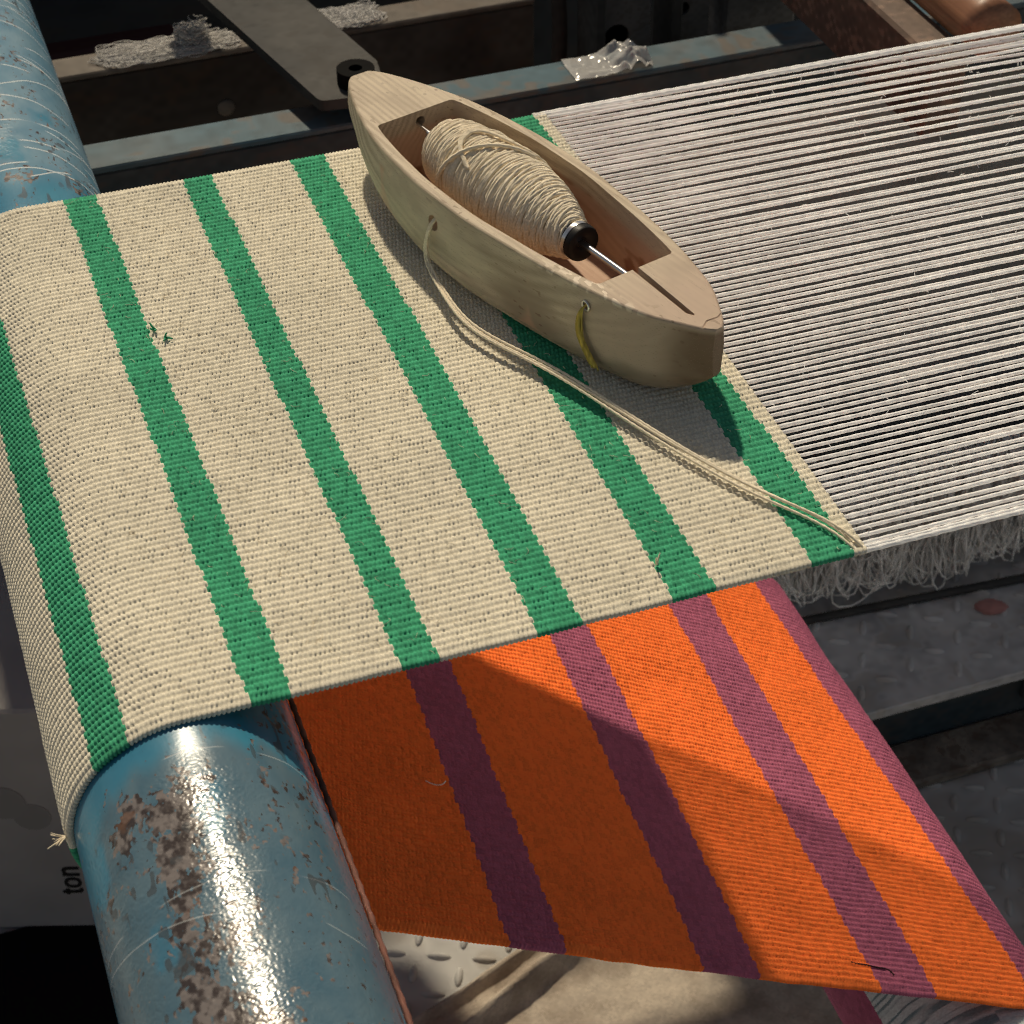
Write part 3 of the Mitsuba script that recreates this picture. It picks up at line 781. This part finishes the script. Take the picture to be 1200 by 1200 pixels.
def winding(n_turn, s_a, s_b, dr_, seed, wav):
    n = int(n_turn * 40)
    t = np.linspace(0, 1, n); phi = t * n_turn * 2 * PI + seed
    s = s_a + (s_b - s_a) * (t + 0.006 * wob(t, seed, n_turn * 0.5))
    s = np.clip(s + wav * np.sin(phi + 4 * wob(t, seed + 3, 6)) + 0.0010 * wob(t, seed + 8, n_turn * 1.6), 0.1355, 0.2788)
    r = fb_(s) + dr_ + 0.0006 * wob(t, seed + 1, n_turn * 0.7)
    return tube(bob_pt(s, phi, r), 0.00125 * (1 + 0.2 * wob(t, seed + 2, n_turn * 3)), 6, 0.15, 500)


core = []
ph_ = np.linspace(0, 2 * PI, 49)[:-1]
cst = np.linspace(0.1347, 0.2792, 60)
cv = np.array([[bob_pt(s, a, float(fb_(s)) - 0.0012) for a in ph_] for s in cst]); n, m, _ = cv.shape
i = np.arange(n - 1)[:, None] * m; j = np.arange(m)[None]; k = (j + 1) % m
cF = np.stack([i + j, i + k, i + m + k, i + m + j], -1).reshape(-1, 4)
coreV = cv.reshape(-1, 3)
cF = np.vstack([cF[:, [0, 1, 2]], cF[:, [0, 2, 3]], [[(n - 1) * m + a, (n - 1) * m + (a + 1) % m, (n - 1) * m + 0] for a in range(1, m - 1)], [[a, 0, (a + 1) % m] for a in range(1, m - 1)]])
core = trimesh.Trimesh(coreV, cF, process=False)
yarn = cat(core, winding(60, 0.1355, 0.2785, -0.0003, 1, 0.0015), winding(46, 0.2785, 0.1365, 0.0003, 2, 0.0030), winding(26, 0.14, 0.277, 0.0008, 4, -0.0045))
# the crossing strand and its looped bunch on top
for q in (0, 1, 2):
    yarn = cat(yarn, tube(spline([bob_pt(s_ + 0.0012 * q, math.radians(a_), float(fb_(s_)) + d_) for s_, a_, d_ in ((0.192, 150, .0012), (0.200, 125, .0026), (0.214, 108, .0034), (0.229, 98, .0034), (0.238, 84, .0030), (0.237, 66, .0026), (0.229, 52, .0022), (0.217, 40, .0016))], 60), 0.0011, 6, 0.15, 500))
yarn = cat(yarn, tube(spline([bob_pt(s_, math.radians(a_), float(fb_(s_)) + d_) for s_, a_, d_ in ((0.196, 122, .002), (0.205, 104, .003), (0.216, 84, .0032), (0.226, 62, .0032), (0.234, 40, .003), (0.240, 18, .003), (0.243, 0, .003), (0.244, -20, .002))], 60), 0.0013, 6, 0.15, 500))
put('bobbin__yarn', yarn, 'loose_cotton', 'cream yarn wound in uneven turns', smooth=True)
capm = trimesh.creation.revolve(np.array([(0.0, 0.003), (0.0035, 0.003), (0.0055, 0.001), (0.0100, 0.0), (0.0124, 0.0006), (0.0130, 0.002), (0.0130, 0.009), (0.0118, 0.0105), (0.0, 0.0105)]), sections=40)
Rm = np.eye(4); zax = np.r_[SAX, 0.0]; ya = np.array([0, 0, 1.0]); xa = np.cross(ya, zax)
Rm[:3, 0], Rm[:3, 1], Rm[:3, 2], Rm[:3, 3] = xa, ya, zax, S3(0.1262, SPQ, BZ + 0.001)
capm.apply_scale([0.91, 0.91, 1]); capm.apply_transform(Rm)
put('bobbin__end_cap', capm, 'black_plastic', 'black round end cap', smooth=35)
rg = trimesh.creation.annulus(r_min=0.0095, r_max=0.0122, height=0.003, sections=40)
Rm2 = Rm.copy(); Rm2[:3, 3] = S3(0.1330, SPQ, BZ + 0.001); rg.apply_transform(Rm2)
put('bobbin__ring', rg, 'bright_steel', 'thin steel ring behind the cap', smooth=35)
tag('bobbin', 'bobbin of cream yarn with a black end cap inside the wooden shuttle', 'bobbin')

# ------------------------------------------------------------------ loose weft yarn from the shuttle's hole to the fell
def w_at(s): return float(fw(s)) + 0.0012


base = [S3(0.214, 0.036, 0.041), S3(0.2138, w_at(0.214) + 0.001, 0.040), S3(0.215, w_at(.215) + 0.0032, 0.033), S3(0.2165, w_at(.2165) + 0.004, 0.021),
        np.array([0.2295, 0.291, 0.0135]), np.array([0.2350, 0.254, 0.0115]), np.array([0.2615, 0.204, 0.0105]), np.array([0.2905, 0.144, 0.0085]),
        np.array([0.3170, 0.087, 0.0075]), np.array([0.3375, 0.051, 0.0070]), np.array([0.3560, 0.0245, 0.0058]), np.array([0.3655, 0.0050, 0.0040]), np.array([0.3685, -0.0010, 0.0010])]
strands = []
for q in range(3):
    pp = []
    for kk, b_ in enumerate(base):
        f_ = min(1, max(0, (kk - 2) / 5))
        o = np.array([math.cos(q * 2.1 + kk * 0.16), math.sin(q * 2.1 + kk * 0.16), 0.4 * math.sin(q * 2.1 + kk * 0.3)]) * (0.0006 + 0.0016 * f_)
        pp.append(b_ + o)
    strands.append(tube(spline(pp, 170), 0.00085, 8, 0.16, 520))
put('loose_weft_yarn', cat(*strands), 'loose_cotton', 'loose cream yarn trailing from the hole in the shuttle to the rug corner', 'yarn', smooth=True)

# ------------------------------------------------------------------ floor level odds and ends
# hanging waste yarn behind the platform
r = np.random.default_rng(33); ms = []
for k in range(900):
    x = 0.71 + 0.68 * r.random(); x += 0.012 * math.sin(x * 130); y = 0.705 + 0.055 * r.random(); wd = 0.004 + 0.030 * r.random() ** 3; zt = -0.619; zb = -0.754 - 0.030 * r.random() + 0.03 * (r.random() < 0.2) + 0.012 * math.sin(x * 26)
    zb = max(zb, -0.794)
    dx = 0.014 * r.normal() if k % 4 else 0.04 * r.normal()
    pts = [(x - wd, y, zt), (x - wd * 1.2 + dx * .4, y - 0.01 * r.random(), zt * .4 + zb * .6), (x + dx - wd * .6, y - 0.02 * r.random(), zb + 0.005), (x + dx, y - 0.015, zb), (x + dx + wd * .7, y - 0.01, zb + 0.008), (x + wd + dx * .4, y - .012 * r.random(), zt * .45 + zb * .55), (x + wd, y, zt)]
    ms.append(tube(spline(pts, 26), 0.0009, 4))
put('hanging_yarn', cat(*ms), 'grey_lint', 'grey mass of looped waste yarn hanging under the near edge of the warp', 'yarn', kind='stuff', smooth=True)
put('hanging_yarn_rod', tube([(x, 0.737, -0.619) for x in np.linspace(0.5, 1.6, 12)], 0.009, 16), 'grey_steel', 'thin grey rod that carries the hanging waste yarn', 'rod', smooth=40)
put('floor_cable', tube(spline([(0.654, 0.705, -0.797), (0.815, 0.697, -0.797), (0.978, 0.684, -0.797), (1.30, 0.678, -0.797)], 50), 0.005, 10), 'grey_steel', 'thin grey cable lying on the step under the hanging yarn', 'cable', smooth=True)
pk = trimesh.creation.icosphere(subdivisions=3, radius=1.0)
pv = pk.vertices * [0.018, 0.0105, 0.006] * (0.75 + 0.5 * meshkit.fbm(pk.vertices * 2.3 + 4, 3)[:, None])
a_ = -0.35; pv = pv @ np.array([[math.cos(a_), math.sin(a_), 0], [-math.sin(a_), math.cos(a_), 0], [0, 0, 1]]) + [0.954, 0.654, -0.799]
put('pink_lint_scrap', trimesh.Trimesh(pv, pk.faces, process=False), 'pink_lint', 'small pink scrap of lint on the black step at right', 'lint', smooth=True)
put('red_rag_scrap', lint((0.410, 0.468, ZF + 0.002), np.array([0.08, 0.03, 0.012]), 120, 9), 'pink_lint', 'tangle of pinkish thread on the floor under the orange rug', 'thread', smooth=True)

# crumpled canvas on the floor
def canvas_mesh():
    nx, ny = 170, 150
    X, Y = np.meshgrid(np.linspace(0.10, 0.64, nx), np.linspace(0.0, 1.0, ny), indexing='ij')
    top = 0.395 + 0.085 * np.clip((X - 0.17) / 0.22, 0, 1) ** 0.8 + 0.005 * wob(X, 4, 20)          # back edge
    yy = 0.06 + Y * (top - 0.06)
    d = top - yy
    g1, g2 = 0.010 + 0.01 * np.clip((X - 0.2) / 0.2, 0, 1), 0.046 - 0.07 * np.clip(X - 0.2, -0.1, 0.3)
    f1 = 0.018 * np.exp(-((d - g1) / 0.007) ** 2) * np.clip((0.50 - X) / 0.12, 0, 1)
    f2 = 0.024 * np.exp(-((d - g2 - 0.012) / 0.010) ** 2) * np.clip((0.46 - X) / 0.12, 0, 1)
    z = ZF + 0.004 + f1 + f2 + 0.016 * meshkit.fbm(np.stack([X * 11, yy * 15, X * 0], -1), 4, 6) * np.clip(d / 0.03, 0, 1) + 0.002 * meshkit.fbm(np.stack([X * 70, yy * 70, X * 0], -1), 2, 7)
    v = np.stack([X, yy, z], -1).reshape(-1, 3)
    i = np.arange(nx - 1)[:, None] * ny + np.arange(ny - 1)[None]
    return v, np.stack([i, i + ny, i + ny + 1, i + 1], -1).reshape(-1, 4)


put('canvas_sheet', canvas_mesh(), 'canvas', 'crumpled tan canvas sheet on the floor below the orange rug', 'canvas', smooth=True)

# carton standing at the left, its printed front turned to the camera
fr = np.array([math.cos(AZ), -math.sin(AZ)]); fn = np.array([math.sin(AZ), math.cos(AZ)])
c0 = np.array([-0.1504, 0.6628])
def carton_pt(a, d, z): return np.r_[c0 + fr * a + fn * d, z]
Mx = np.eye(4); Mx[:3, 0] = np.r_[fr, 0]; Mx[:3, 1] = np.r_[fn, 0]; Mx[:3, 3] = np.r_[c0, 0]
cb = box(-0.27, 0.205, 0, 0.24, ZF + 0.001, -0.587, 0.003); cb.apply_transform(Mx)
put('carton__box', cb, 'carton_board')
tx = meshkit.text_mesh('ton', 0.0205, 0.0008, bold=True)
v = np.array(tx.vertices)          # reads upwards: text x -> +z, text y -> -along
tv = np.stack([0.0915 - v[:, 1], -0.0003 - v[:, 2], -0.845 + v[:, 0]], 1)
tm = trimesh.Trimesh(tv, tx.faces, process=False); tm.apply_transform(Mx)
if tm.volume < 0: tm.invert()
put('carton__lettering', tm, 'print_black')
for (a0, a1, z0, z1, mt) in ((-0.02, 0.032, -0.613, -0.611, 'print_grey'), (-0.02, 0.017, -0.634, -0.624, 'print_black')):
    q = box(a0, a1, -0.001, 0.0, z0, z1, 0.0003); q.apply_transform(Mx); put('carton__print_mark', q, mt)
bl = [Point(-0.01, -0.727).buffer(0.036), Point(0.035, -0.710).buffer(0.022), Point(0.06, -0.73).buffer(0.018)]
from shapely.ops import unary_union
bp = trimesh.creation.extrude_polygon(unary_union(bl), 0.0008, engine='earcut'); v = np.array(bp.vertices)
bp = trimesh.Trimesh(np.stack([v[:, 0], -v[:, 2], v[:, 1]], 1), bp.faces, process=False); bp.apply_transform(Mx)
put('carton__print_mark', bp, 'print_grey')
tag('carton', 'grey carton printed ton in black, standing in shade left of the pipe', 'carton')
rb = box(-0.30, 0.20, 0.26, 0.34, ZF + 0.001, -0.47, 0.003); rb.apply_transform(Mx)
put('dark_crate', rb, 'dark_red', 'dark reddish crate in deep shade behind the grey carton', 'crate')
put('shade_sheet', box(-0.75, 0.05, -0.1, 0.655, ZF + 0.0005, ZF + 0.006, 0.002), 'bush_and_shade_black', 'added black sheet standing in for deep shade on the floor left of the pipe, under the carton', 'mat')  # added sheet; its black paints the deep shade on the left floor
